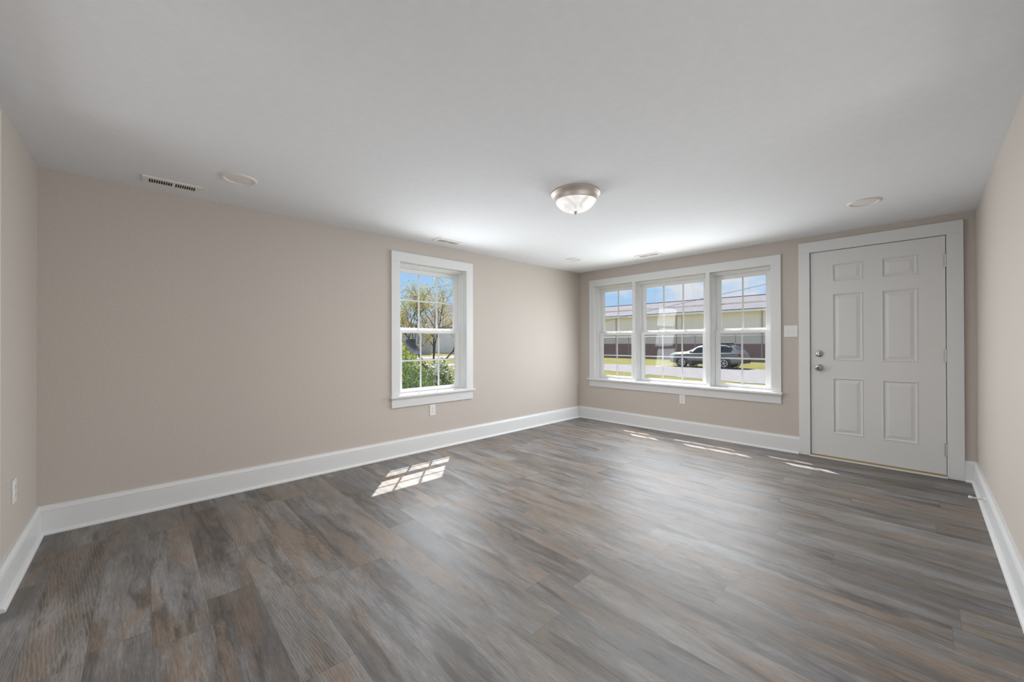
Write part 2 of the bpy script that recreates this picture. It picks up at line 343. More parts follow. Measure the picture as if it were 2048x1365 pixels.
# ---------------------------------------------------------------- windows
def frame_ring(bm, P, s0, s1, z0, z1, w, d0, d1, wb=None, wt=None):
    wb = w if wb is None else wb; wt = w if wt is None else wt
    B = lambda a, b, c, e: box(bm, P(a, d0, c), P(b, d1, e))
    B(s0, s0+w, z0, z1); B(s1-w, s1, z0, z1); B(s0+w, s1-w, z0, z0+wb); B(s0+w, s1-w, z1-wt, z1)
def window(name, P, s0, s1, ncol, label):
    z0, z1 = .617, 1.978
    w = empty(name, P((s0+s1)/2, 0.1, z0), label=label, kind='structure')
    inv = Matrix.Translation(-Vector(w.location))
    def add(n, bm, m, parent=w, **kw):
        bmesh.ops.transform(bm, matrix=inv, verts=bm.verts); return obj(n, bm, m, parent, **kw)
    bm = BM()                                  # stop moulding and vinyl frame
    frame_ring(bm, P, s0, s1, z0, z1, .011, .040, .072, wb=.004, wt=.014)
    frame_ring(bm, P, s0, s1, z0, z1, .024, .072, .188, wb=.010, wt=.028)
    frame_ring(bm, P, s0+.024, s1-.024, z0+.010, z1-.028, .006, .118, .126, wb=.004, wt=.006)
    add('window_frame', bm, M_VINYL, bevel=.0015)
    a, b = s0+.026, s1-.026
    # lower sash
    def sash(nm, d0, d1, zb, zt, rb, rt, st=.050, hm=None):
        bm = BM(); frame_ring(bm, P, a, b, zb, zt, st, d0, d1, wb=rb, wt=rt)
        ga, gb, gc, ge = a+st, b-st, zb+rb, zt-rt
        frame_ring(bm, P, ga-.002, gb+.002, gc-.002, ge+.002, .006, d0+.006, d1-.006)
        so = add(nm, bm, M_VINYL, bevel=.002)
        dm = (d0+d1)/2
        bm = BM()
        for k in range(1, ncol):
            s = ga+(gb-ga)*k/ncol; box(bm, P(s-.0085, dm-.004, gc), P(s+.0085, dm+.004, ge))
        zm = (gc+ge)/2 if hm is None else hm
        for k in range(ncol):
            sa = ga+(gb-ga)*k/ncol+(.0085 if k else 0); sb = ga+(gb-ga)*(k+1)/ncol-(.0085 if k < ncol-1 else 0)
            box(bm, P(sa, dm-.004, zm-.0085), P(sb, dm+.004, zm+.0085))
        obj('muntin_grid', _shift(bm, inv), M_VINYL, so)
        bm = BM(); box(bm, P(ga-.003, dm-.0105, gc-.003), P(gb+.003, dm-.0075, ge+.003))
        obj('glass_pane', _shift(bm, inv), M_GLASS, so)
        return so
    lo = sash('lower_sash', .088, .118, .629, 1.288, .032, .030)
    up = sash('upper_sash', .126, .156, 1.262, 1.944, .046, .040)
    bm = BM()
    for k in ((.5,) if s1-s0 < .7 else (.3, .7)):
        s = a+(b-a)*k; box(bm, P(s-.022, .094, 1.288), P(s+.022, .112, 1.293)); box(bm, P(s-.008, .086, 1.291), P(s+.010, .108, 1.299))
    obj('sash_lock', _shift(bm, inv), M_VINYL, lo, bevel=.001)
    bm = BM(); frame_ring(bm, P, a, b, .630, 1.300, .014, .166, .172)
    sc = add('screen_frame', bm, M_VINYL)
    bm = BM(); uv = bm.loops.layers.uv.new('uv'); q = [bm.verts.new(P(s, .169, z)) for s, z in ((a+.01, .64), (b-.01, .64), (b-.01, 1.275), (a+.01, 1.275))]
    f = bm.faces.new(q)
    for l, t in zip(f.loops, ((0, 0), (b-a-.02, 0), (b-a-.02, .635), (0, .635))): l[uv].uv = t
    obj('insect_screen', _shift(bm, inv), M_SCREEN, sc)
    return w
def _shift(bm, m): bmesh.ops.transform(bm, matrix=m, verts=bm.verts); return bm
window('window_1', PLf, -3.015, -2.179, 3, 'single double-hung white window with tree and bush outside')
window('window_2', PB, .291, .911, 2, 'narrow double-hung window nearest the room corner in the triple window')
window('window_3', PB, .952, 1.874, 3, 'wide middle double-hung window of the triple window')
window('window_4', PB, 1.918, 2.539, 2, 'narrow double-hung window nearest the door in the triple window')
# surrounds
def surround(name, P, s0, s1, mull, stool_d, label):
    t = empty(name, P(s0, 0, .5), label=label, kind='structure'); inv = Matrix.Translation(-Vector(t.location))
    def part(n, *boxes, bevel=.002):
        bm = BM()
        for (a, b, d0, d1, z0, z1) in boxes: box(bm, P(a, d0, z0), P(b, d1, z1))
        obj(n, _shift(bm, inv), M_TRIM, t, bevel=bevel)
    c = .0925
    part('side_casing', (s0-c, s0, -.02, 0, .618, 1.980)); part('side_casing', (s1, s1+c, -.02, 0, .618, 1.980))
    part('head_casing', (s0-c, s1+c, -.02, 0, 1.980, 2.078))
    part('jamb_liner', (s0-.014, s0, 0, .19, .606, 1.992), (s1, s1+.014, 0, .19, .606, 1.992), (s0, s1, 0, .19, 1.980, 1.992))
    part('stool', (s0-c-.014, s1+c+.014, -stool_d, 0, .592, .617), (s0, s1, 0, .072, .596, .617), bevel=.005)
    part('sill', (s0, s1, .072, .215, .594, .612))
    part('apron', (s0-c+.002, s1+c-.002, -.018, 0, .496, .592))
    for a, b in mull: part('mullion_casing', (a, b, -.02, .19, .617, 1.980))
surround('trim_1', PLf, -3.015, -2.179, (), .048, 'white casing, stool and apron around the single window')
surround('trim_2', PB, .291, 2.539, ((.911, .952), (1.874, 1.918)), .066, 'white casing, stool and apron around the triple window')

# ---------------------------------------------------------------- front door
door = empty('door_1', (2.882, 0, 0), label='white six-panel door with steel knob and deadbolt', kind='structure')
DX0, DX1, DZ0, DZ1 = 2.882, 3.796, .026, 2.046
bm = BM()
cols = ((3.050, 3.278), (3.402, 3.635)); rows = ((.252, .800), (.968, 1.622), (1.738, 1.914))
holes = [(a, b, c, d) for a, b in cols for c, d in rows]
P0 = lambda s, d, z: (s-2.882, d, z)
panel(bm, (DX0, DX1), (DZ0, DZ1), holes, 0, .044, P0)
bmesh.ops.delete(bm, geom=[f for f in bm.faces if abs(f.calc_center_median().y-.022) < .005 and f.calc_area() < 1.2 and all(DX0+.02 < v.co.x+2.882 < DX1-.02 for v in f.verts)], context='FACES_ONLY')
for (a, b, c, d) in holes:
    prev = None
    for ins, dep in ((0, 0), (.004, -.0035), (.009, -.0035), (.016, .008), (.024, .009), (.048, .0005), (.052, 0)):
        ring = [bm.verts.new(P0(*p)) for p in ((a+ins, dep, c+ins), (b-ins, dep, c+ins), (b-ins, dep, d-ins), (a+ins, dep, d-ins))]
        if prev:
            for i in range(4): bm.faces.new((prev[i], prev[(i+1) % 4], ring[(i+1) % 4], ring[i]))
        prev = ring
    bm.faces.new(prev)
    bm.faces.new([bm.verts.new(P0(*p)) for p in ((a, .044, c), (b, .044, c), (b, .044, d), (a, .044, d))])
bmesh.ops.remove_doubles(bm, verts=bm.verts, dist=1e-5)
slab = obj('door_slab', bm, M_DOOR, door)
bm = BM(); lathe(bm, [(0, 0), (.033, 0), (.033, -.006), (.029, -.011), (.021, -.013), (.021, -.019), (.017, -.022), (0, -.022)], (2.948-2.882, 0, 1.032), 32, 'Y')
db = obj('deadbolt', bm, M_STEEL, door, smooth=True)
bm = BM(); box(bm, (.060, -.036, 1.015), (.072, -.022, 1.049)); obj('thumb_turn', bm, M_STEEL, db, bevel=.003)
bm = BM(); lathe(bm, [(0, 0), (.034, 0), (.034, -.005), (.028, -.010), (.013, -.013), (.012, -.030), (.020, -.036), (.028, -.045), (.029, -.054), (.024, -.063), (.012, -.067), (0, -.067)], (2.947-2.882, 0, .893), 32, 'Y')
kb = obj('door_knob', bm, M_STEEL, door, smooth=True)
bm = BM(); lathe(bm, [(0, -.066), (.008, -.0685), (.006, -.070), (0, -.070)], (2.947-2.882, 0, .893), 16, 'Y'); obj('lock_button', bm, M_DARK, kb)
for z0, z1 in ((1.781, 1.891), (.976, 1.083), (.180, .290)):
    bm = BM(); n = 5
    for k in range(n): tube(bm, (.9165, -.006, z0+(z1-z0)*k/n+.0008), (.9165, -.006, z0+(z1-z0)*(k+1)/n-.0008), .0062, n=12)
    box(bm, (.900, -.002, z0), (.9145, .001, z1)); box(bm, (.9175, -.004, z0), (.9185, .012, z1))
    obj('hinge', bm, M_HINGE, door, smooth=True)
bm = BM(); box(bm, (.002, -.006, .014), (.912, .044, .0255)); obj('door_sweep', bm, M_BRASS, door)
# frame and casing of the door
t = empty('trim_3', (2.7843, 0, 0), label='white casing, jamb and threshold around the six-panel door', kind='structure')
def tpart(n, *boxes, m=M_TRIM, bevel=.002):
    bm = BM()
    for a, b in boxes: box(bm, (a[0]-2.7843, a[1], a[2]), (b[0]-2.7843, b[1], b[2]))
    obj(n, bm, m, t, bevel=bevel)
tpart('side_casing', ((2.7843, -.02, .002), (2.876, 0, 2.052)))
tpart('side_casing', ((3.8035, -.02, .002), (3.8969, 0, 2.052)))
tpart('head_casing', ((2.7843, -.02, 2.052), (3.8969, 0, 2.157)))
tpart('door_jamb', ((2.862, 0, 0), (2.8775, .19, 2.060)), ((3.8012, 0, 0), (3.816, .19, 2.060)), ((2.8775, 0, 2.0505), (3.8012, .19, 2.060)), ((2.8775, .046, .014), (2.892, .06, 2.0505)), ((3.788, .046, .014), (3.8012, .06, 2.0505)), ((2.892, .046, 2.036), (3.788, .06, 2.0505)), bevel=0)
tpart('threshold', ((2.876, -.030, 0), (3.8035, -.008, .014)), ((2.8775, -.008, 0), (3.8012, .19, .012)))

# ---------------------------------------------------------------- ceiling fittings
dl = empty('ceiling_light', (1.957, -2.668, RH), label='round nickel flush-mount ceiling light with lit frosted glass bowl', cat='ceiling light')
bm = BM(); lathe(bm, [(0, 0), (.170, 0), (.1735, -.004), (.1735, -.012), (.169, -.016), (.166, -.022), (.160, -.027), (.153, -.040), (.147, -.054), (.1455, -.061), (.141, -.063), (.137, -.061), (.135, -.050), (0, -.050)], (0, 0, 0), 64)
obj('mounting_pan', bm, M_NICKEL, dl, smooth=True)
mb = mat('frosted_swirl_glass', (.55, .545, .54), .3, emit=(1, .97, .94), es=1.0)
tb = mb.node_tree; tcb = N(tb, 'ShaderNodeTexCoord'); nb = N(tb, 'ShaderNodeTexNoise', Scale=9.0, Detail=3.0, Distortion=1.8); tb.links.new(tcb.outputs['Object'], nb.inputs['Vector'])
rb = N(tb, 'ShaderNodeMapRange'); rb.inputs[1].default_value = .3; rb.inputs[2].default_value = .7; rb.inputs[3].default_value = .42; rb.inputs[4].default_value = .86; tb.links.new(nb.outputs[0], rb.inputs[0])
tb.links.new(rb.outputs[0], tb.nodes['Principled BSDF'].inputs['Emission Strength'])
bm = BM(); lathe(bm, [(.1385, -.056), (.1385, -.062), (.131, -.078), (.116, -.096), (.096, -.111), (.072, -.122), (.047, -.129), (.022, -.133), (0, -.134)], (0, 0, 0), 64)
obj('glass_bowl', bm, mb, dl, smooth=True)
bm = BM(); lathe(bm, [(0, -.131), (.013, -.132), (.0155, -.136), (.011, -.140), (.012, -.144), (.008, -.150), (0, -.152)], (0, 0, 0), 24)
obj('finial', bm, M_NICKEL, dl, smooth=True)
lamp('bulb', 'AREA', 17, (1.957, -2.668, RH-.158), (1, .95, .88), (0, 0, 0), shape='DISK', size=.24)

def can(x, y, label, src=None):
    if src:
        o = dup(src, label=label); o.location = (x, y, RH); return o
    o = empty('recessed_light', (x, y, RH), label=label, cat='recessed light', group='recessed ceiling lights')
    bm = BM(); lathe(bm, [(.100, 0), (.1005, -.003), (.097, -.0065), (.090, -.0085), (.082, -.0085), (.077, -.005), (.0765, -.002), (.0765, 0)], (0, 0, 0), 56)
    obj('trim_ring', bm, mat('white_ring', (.80, .79, .775), .4), o, smooth=True)
    bm = BM(); lathe(bm, [(.0765, -.002), (.06, -.0035), (.03, -.0045), (0, -.005)], (0, 0, 0), 56)
    obj('lens', bm, M_LENS, o, smooth=True)
    return o
c1 = can(.612, -4.455, 'round recessed ceiling light beside the large slotted vent')
can(.578, -.890, 'round recessed ceiling light near the far room corner', c1)
can(3.357, -.910, 'round recessed ceiling light above the white door', c1)

def vent(x0, x1, y0, y1, label, src=None):
    if src: return dup(src, label=label)
    Lx, Wy = .30, .14
    o = empty('ceiling_vent', ((x0+x1)/2, (y0+y1)/2, RH), label=label, cat='vent', group='ceiling air vents')
    slots = [(-.118+i*.0118, -.118+i*.0118+.0085) for i in range(10)] + [(.012+i*.0118, .012+i*.0118+.0085) for i in range(9)]
    bm = BM(); panel(bm, (-Lx/2, Lx/2), (-Wy/2, Wy/2), [(a, b, -.038, .038) for a, b in slots], -.007, -.0045, lambda s, d, z: (s, z, d))
    for a, b, c, d in ((-Lx/2, -Lx/2+.004, -Wy/2, Wy/2), (Lx/2-.004, Lx/2, -Wy/2, Wy/2), (-Lx/2+.004, Lx/2-.004, -Wy/2, -Wy/2+.004), (-Lx/2+.004, Lx/2-.004, Wy/2-.004, Wy/2)): box(bm, (a, c, -.0045), (b, d, 0))
    obj('face_plate', bm, M_VENT, o)
    bm = BM(); box(bm, (-.122, -.042, -.0014), (.122, .042, -.0002)); obj('dark_backing', bm, M_DARK, o)  # shade inside the vent put into colour as a near-black sheet
    for s in (-1, 1):
        bm = BM(); lathe(bm, [(0, -.009), (.003, -.0085), (.004, -.007), (0, -.007)], (s*.138, 0, 0), 12); obj('screw', bm, M_HINGE, o)
    return o
v1 = vent(0, 0, 0, 0, 'slotted cream ceiling vent nearest the camera beside a recessed light')
v1.location = (.209, -4.763, RH); v1.rotation_euler = (0, 0, PI/2)
v2 = dup(v1, label='cream ceiling vent above the single window'); v2.location = (.224, -2.578, RH); v2.rotation_euler = (0, 0, -PI/2)
v3 = dup(v1, label='cream ceiling vent above the triple window'); v3.location = (1.362, -.432, RH); v3.rotation_euler = (0, 0, PI)

# ---------------------------------------------------------------- outlets, switch, door stop
def outlet(loc, rz, label, src=None):
    if src: o = dup(src, label=label); o.location = loc; o.rotation_euler = (0, 0, rz); return o
    o = empty('wall_outlet', loc, rz, label=label, cat='outlet', group='duplex wall outlets')
    bm = BM(); box(bm, (-.036, -.006, -.058), (.036, 0, .058)); obj('cover_plate', bm, M_PLATE, o, bevel=.003)
    for s in (-1, 1):
        z = s*.0195
        bm = BM(); lathe(bm, [(0, -.0075), (.0155, -.0075), (.0165, -.006), (.0165, -.005), (0, -.005)], (0, 0, z), 24, 'Y')
        rc = obj('receptacle', bm, M_PLATE, o)
        bm = BM(); box(bm, (-.0078, -.0082, z-.001), (-.0056, -.007, z+.0075)); box(bm, (.0056, -.0082, z), (.0078, -.007, z+.0070)); box(bm, (-.0022, -.0082, z-.0105), (.0022, -.007, z-.006))
        obj('slots', bm, M_DARK, rc)
    bm = BM(); lathe(bm, [(0, -.0078), (.003, -.0072), (.0033, -.006), (0, -.006)], (0, 0, 0), 12, 'Y'); obj('screw', bm, M_HINGE, o)
    return o
o1 = outlet((1.586, 0, .437), 0, 'white outlet on the wall below the triple window')
outlet((0, -2.628, .423), PI/2, 'white outlet on the wall below the single window', o1)
outlet((.590, -RL, .430), PI, 'white outlet low on the wall at the left edge', o1)
sw = empty('light_switch', (2.7145, 0, 1.262), label='white double light switch plate between triple window and door', cat='light switch')
bm = BM(); box(bm, (-.0595, -.006, -.060), (.0595, 0, .060)); obj('cover_plate', bm, M_PLATE, sw, bevel=.003)
for s in (-1, 1):
    bm = BM(); box(bm, (s*.023-.0055, -.0066, -.0125), (s*.023+.0055, -.006, .0125)); box(bm, (s*.023-.0042, -.016, .001), (s*.023+.0042, -.0066, .009)); obj('toggle', bm, M_PLATE, sw, bevel=.001)
    for z in (-.030, .030):
        bm = BM(); lathe(bm, [(0, -.0078), (.0028, -.0072), (.0031, -.006), (0, -.006)], (s*.023, 0, z), 12, 'Y'); obj('screw', bm, M_HINGE, sw)
ds = empty('door_stop', (RW-.018, -.800, .085), label='white spring door stop screwed to the right baseboard', cat='door stop')
bm = BM(); lathe(bm, [(0, 0), (.010, 0), (.010, -.004), (.006, -.008), (0, -.008)], (0, 0, 0), 20, 'X'); obj('base', bm, M_PLATE, ds, smooth=True)
bm = BM(); prev = None
for i in range(16*10+1):
    a = 2*PI*i/10; p = (-.006-.052*i/160, .0045*math.cos(a), .0045*math.sin(a))
    if prev: tube(bm, prev, p, .0016, n=5, caps=False)
    prev = p
obj('spring', bm, M_PLATE, ds, smooth=True)
bm = BM(); lathe(bm, [(0, -.056), (.0075, -.057), (.0095, -.063), (.0095, -.070), (.006, -.074), (0, -.075)], (0, 0, 0), 20, 'X'); obj('rubber_tip', bm, M_PLATE, ds, smooth=True)

# ================================================================ outside
M_GRASS = noisy('spring_grass', (.130, .128, .025), (.208, .192, .043), 1.3, rough=.95, detail=8, bump=.4)
M_GRAVEL = noisy('pale_gravel', (.194, .190, .196), (.276, .270, .278), 5.0, rough=.95, detail=9, bump=.5)
M_ROAD = noisy('sunlit_concrete', (.27, .265, .26), (.33, .325, .32), 2.0, rough=.9)
def ground_poly(name, pts, z, m, label):
    bm = BM(); A = [bm.verts.new((x, y, z)) for x, y in pts]; B = [bm.verts.new((x, y, z-.25)) for x, y in pts]; n = len(pts)
    bm.faces.new(A); bm.faces.new(B[::-1])
    for i in range(n): bm.faces.new((A[i], B[i], B[(i+1) % n], A[(i+1) % n]))
    tag(obj(name, bm, m), label, kind='structure')
ground_poly('ground', [(-110, -60), (60, -60), (60, 110), (-110, 110)], ZG, M_GRASS, 'yellow green lawn around the house')
random.seed(3)
near = [(x, 13.55+(-.26*(x+2.0) if x < -2 else 0)*1.0+random.uniform(-.18, .18)) for x in [6-.5*i for i in range(70)]]
near = [(x, min(y, 18.5)) for x, y in near]
ground_poly('gravel_drive', near + [(-29, 21.9), (-15, 21.9), (-6, 22.9), (6, 23.4)], ZG+.012, M_GRAVEL, 'pale gravel drive beyond the triple window')
ground_poly('road', [(-39, -20), (-33, -20), (-33, 19), (-36, 60), (-42, 60), (-39, 19)], ZG+.012, M_ROAD, 'sunlit pale road beyond the single window')
ground_poly('path', [(-23, -4), (-20.6, -4), (-20.6, 16), (-23, 15)], ZG+.012, M_ROAD, 'pale path across the lawn beyond the single window')
# roof of the house itself: its overhang shades the upper panes
bm = BM(); box(bm, (-.26, -RL-2.2, RH+.085), (RW+.6, .440, RH+.22))
tag(obj('roof', bm, mat('soffit_white', (.7, .7, .7), .7)), 'roof and soffit of the house over the room', kind='structure')

# ---- long building across the drive
M_SIDING = noisy('cream_metal_siding', (.97, .86, .81), (.98, .89, .85), .6, rough=.6)
M_SHINGLE = noisy('grey_shingle', (.118, .114, .126), (.178, .170, .185), 3.5, rough=.95, detail=8, stretch=(.5, 2, 2))
M_WHITE = mat('white_metal', (.90, .905, .92), .5)
def brick_mat():
    m = mat('red_brick', (.3, .1, .09), .9); t = m.node_tree
    tc = N(t, 'ShaderNodeTexCoord'); mp = N(t, 'ShaderNodeMapping'); mp.inputs['Rotation'].default_value = (PI/2, 0, 0); t.links.new(tc.outputs['Object'], mp.inputs[0])
    b = N(t, 'ShaderNodeTexBrick'); b.inputs['Scale'].default_value = 1; b.inputs['Brick Width'].default_value = .22; b.inputs['Row Height'].default_value = .075; b.inputs['Mortar Size'].default_value = .008
    b.inputs['Color1'].default_value = (.33, .085, .080, 1); b.inputs['Color2'].default_value = (.21, .075, .080, 1); b.inputs['Mortar'].default_value = (.35, .31, .30, 1)
    t.links.new(mp.outputs[0], b.inputs['Vector']); t.links.new(b.outputs[0], t.nodes['Principled BSDF'].inputs['Base Color'])
    return m
YB = 35.5
bd = empty('warehouse', (-15, YB, ZG), label='long cream building with brick base and grey shingle roof beyond the drive', cat='building')
def bpart(n, bm, m, p=bd, **kw): return obj(n, _shift(bm, Matrix.Translation((15, -YB, -ZG))), m, p, **kw)
bm = BM(); box(bm, (-36, YB-.05, ZG), (12, YB+13, .97)); bpart('brick_base', bm, brick_mat())
bm = BM()                                                    # siding with shallow vertical ribs
box(bm, (-36, YB, .97), (12, YB+13, 4.12))
x = -36
while x < 12: box(bm, (x, YB-.018, .99), (x+.03, YB, 4.02)); x += .9
bpart('siding', bm, M_SIDING)
bm = BM()
extrude_profile(bm, [(YB-.45, 4.14), (YB-.45, 4.20), (YB+6.5, 6.06), (YB+13.5, 4.20), (YB+13.5, 4.10), (YB+6.5, 5.92)], lambda y, z: (-36.5, y, z), lambda y, z: (12.5, y, z))
rf = bpart('roof', bm, M_SHINGLE)
bm = BM(); box(bm, (-36.5, YB+6.38, 6.02), (12.5, YB+6.62, 6.10)); bpart('ridge_cap', bm, mat('dark_ridge', (.07, .07, .08), .9), rf)
bm = BM(); box(bm, (-36.5, YB-.56, 3.93), (12.5, YB-.45, 4.13)); gt = bpart('gutter', bm, M_WHITE)
bm = BM(); box(bm, (-36.5, YB-.57, 4.13), (12.5, YB-.44, 4.165)); bpart('drip_edge', bm, mat('dark_drip', (.05, .05, .06), .8), gt)
bm = BM(); box(bm, (-36.5, YB-.45, 3.98), (12.5, YB, 4.00)); bpart('soffit', bm, mat('tan_soffit', (.62, .48, .30), .8))
for xx in (-21.1, -14.0, -13.35, -6.27):
    bm = BM(); box(bm, (xx-.05, YB-.10, ZG+.1), (xx+.05, YB-.018, 3.98)); bpart('downspout', bm, mat('beige_downspout', (.55, .48, .40), .6))
# ---- chain-link fence
YF = 33.0
M_GALV = mat('galvanised_steel', (.42, .43, .45), .45, .7)
fe = empty('chain_link_fence', (-14.7, YF, ZG), label='grey chain-link fence in front of the long building', cat='fence')
FX0, FX1, FH = -33.0, 4.0, 2.28
posts = [-18.05+3.45*k for k in range(-4, 7)]
for xx in posts:
    bm = BM(); tube(bm, (xx+14.7, 0, 0), (xx+14.7, 0, FH+.05), .036, n=10); obj('fence_post', bm, M_GALV, fe)
bm = BM(); tube(bm, (posts[0]+14.7, 0, FH), (posts[-1]+14.7, 0, FH), .022, n=8); obj('top_rail', bm, M_GALV, fe)
bm = BM(); x = posts[0]; x1 = posts[-1]; st = .115
while x < x1-FH:
    for s in (1, -1):
        a = (x+14.7+(0 if s > 0 else FH), -.03-.004*s, .03); b = (x+14.7+(FH if s > 0 else 0), -.03-.004*s, FH-.03)
        A, B = Vector(a), Vector(b); w = .0045
        v = [bm.verts.new(q) for q in (A+Vector((-w, 0, 0)), A+Vector((w, 0, 0)), A+Vector((0, -w, 0)), B+Vector((-w, 0, 0)), B+Vector((w, 0, 0)), B+Vector((0, -w, 0)))]
        for i in range(3): bm.faces.new((v[i], v[(i+1) % 3], v[3+(i+1) % 3], v[3+i]))
    x += st
obj('wire_mesh', bm, M_GALV, fe)

# ---- parked wagon
CX, CY = -8.80, 23.25
car = empty('car', (CX, CY, ZG+.012), rz=math.radians(-1.5), label='dark grey-green estate car parked on the edge of the gravel', cat='car')
M_BODY = mat('dark_green_car_paint', (.20, .22, .215), .28, .35); M_CLAD = mat('black_cladding', (.025, .026, .030), .6)
M_CGL = mat('dark_car_glass', (.02, .024, .032), .08); M_TYRE = mat('tyre_rubber', (.018, .018, .020), .8); M_RIM = mat('alloy_rim', (.62, .62, .63), .3, .8)
# stations along the car: x, sill, shoulder height, top height, half width low, half width shoulder, half width top
ST = [(0.00, .38, .70, .80, .62, .64, .52), (.07, .30, .80, .93, .76, .77, .64), (.32, .27, .87, 1.00, .87, .86, .72), (.80, .26, .92, 1.045, .90, .89, .74), (1.22, .26, .95, 1.08, .90, .89, .72),
      (1.55, .26, .95, 1.25, .90, .89, .66), (1.95, .26, .96, 1.46, .90, .89, .60), (2.45, .26, .98, 1.535, .90, .89, .585), (3.05, .26, .99, 1.54, .90, .89, .585), (3.60, .26, 1.01, 1.515, .90, .88, .575),
      (4.10, .27, 1.02, 1.44, .89, .87, .565), (4.42, .32, 1.01, 1.22, .86, .84, .58), (4.60, .38, .95, 1.02, .80, .80, .62), (4.68, .45, .80, .86, .72, .72, .60)]
def sec(s, t):
    x, zb, zs, zt, hb, hs, ht = s
    return [(x, -hb*.90, zb), (x, -hb, zb+.12), (x, -hs-.01, (zb+zs)/2+.05), (x, -hs, zs-.03), (x, -hs+.035, zs), (x, -ht, zt-.05), (x, -ht+.10, zt), (x, 0, zt+.018), (x, ht-.10, zt), (x, ht, zt-.05), (x, hs-.035, zs), (x, hs, zs-.03), (x, hs+.01, (zb+zs)/2+.05), (x, hb, zb+.12), (x, hb*.90, zb)]
bm = BM(); rows_ = [[bm.verts.new(p) for p in sec(s, 0)] for s in ST]
for a, b in zip(rows_, rows_[1:]):
    for i in range(len(a)): bm.faces.new((a[i], a[(i+1) % len(a)], b[(i+1) % len(a)], b[i]))
bm.faces.new(rows_[0]); bm.faces.new(rows_[-1][::-1])
body = obj('body', bm, M_BODY, car, smooth=True)
def lerp(s, f):
    for a, b in zip(ST, ST[1:]):
        if a[0] <= s <= b[0]:
            k = (s-a[0])/(b[0]-a[0]); return tuple(p+(q-p)*k for p, q in zip(a, b))
def side_glass(name, xs, side, lo=.10, hi=.86, slant0=0.0, slant1=0.0):
    bm = BM(); A, B = [], []
    n = len(xs)
    for i, x in enumerate(xs):
        for t_, lst in ((lo, A), (hi, B)):
            sl = slant0*(1-i/(n-1))*t_+slant1*(i/(n-1))*t_
            s = lerp(x+sl, 0); p = sec(s, 0); e, f = Vector(p[10]), Vector(p[9]); q = e+(f-e)*t_; q.y = (abs(q.y)+.012)*side; lst.append(q)
    V0 = [bm.verts.new(q) for q in A]; V1 = [bm.verts.new(q) for q in B]
    W0 = [bm.verts.new(q-Vector((0, .03*side, 0))) for q in A]; W1 = [bm.verts.new(q-Vector((0, .03*side, 0))) for q in B]
    for i in range(n-1):
        bm.faces.new((V0[i], V0[i+1], V1[i+1], V1[i])); bm.faces.new((W0[i], W0[i+1], W1[i+1], W1[i]))
        bm.faces.new((V0[i], V0[i+1], W0[i+1], W0[i])); bm.faces.new((V1[i], V1[i+1], W1[i+1], W1[i]))
    for i in (0, n-1): bm.faces.new((V0[i], V1[i], W1[i], W0[i]))
    obj(name, bm, M_CGL, car)
for sd in (-1, 1):
    side_glass('side_window', (1.56, 1.8, 2.1, 2.42), sd, slant0=.36)
    side_glass('side_window', (2.48, 2.8, 3.1, 3.38), sd)
    side_glass('side_window', (3.44, 3.7, 3.95, 4.12), sd, slant1=-.10)
def cap_glass(name, x0, x1, off):
    bm = BM(); G = []
    for k in range(5):
        s = lerp(x0+(x1-x0)*k/4, 0); x, zb, zs, zt, hb, hs, ht = s
        G.append([[bm.verts.new((x+off*.6*dz, y, zt+.012*(1-abs(y/ht))+.012*dz-.02*(1-dz))) for y in [(-1+2*j/6)*(ht-.09) for j in range(7)]] for dz in (1, 0)])
    for d in (0, 1):
        for a, b in zip(G, G[1:]):
            for j in range(6): bm.faces.new((a[d][j], a[d][j+1], b[d][j+1], b[d][j]))
    obj(name, bm, M_CGL, car)
cap_glass('windshield', 1.28, 1.90, -.01); cap_glass('rear_window', 4.14, 4.44, .01)
bm = BM()
for sd in (-1, 1):
    box(bm, (1.32, sd*.90, .24), (3.28, sd*.925, .46))
box(bm, (-.02, -.62, .30), (.10, .62, .50)); box(bm, (4.58, -.70, .34), (4.72, .70, .56))
for wx in (.95, 3.66):
    for sd in (-1, 1): lathe(bm, [(.36, sd*.88), (.42, sd*.88), (.42, sd*.925), (.36, sd*.925), (.36, sd*.88)], (wx, 0, .34), 28, 'Y')
obj('cladding', bm, M_CLAD, car, bevel=.01)
for wx in (.95, 3.66):
    for sd in (-1, 1):
        bm = BM(); lathe(bm, [(0, -.10), (.20, -.10), (.31, -.105), (.34, -.08), (.34, .08), (.31, .105), (.20, .10), (0, .10)], (0, 0, 0), 28, 'Y')
        wo_ = obj('wheel', bm, M_TYRE, car, loc=(wx, sd*.80, .34), smooth=True)
        bm = BM(); lathe(bm, [(.19, sd*.100), (.215, sd*.112), (.235, sd*.108)], (0, 0, 0), 28, 'Y'); lathe(bm, [(0, sd*.118), (.05, sd*.112), (.05, sd*.1)], (0, 0, 0), 16, 'Y')
        for k in range(5):
            a = 2*PI*k/5; tube(bm, (.03*math.cos(a), sd*.107, .03*math.sin(a)), (.21*math.cos(a), sd*.107, .21*math.sin(a)), .028, .020, 6)
        obj('rim', bm, M_RIM, wo_, smooth=True)
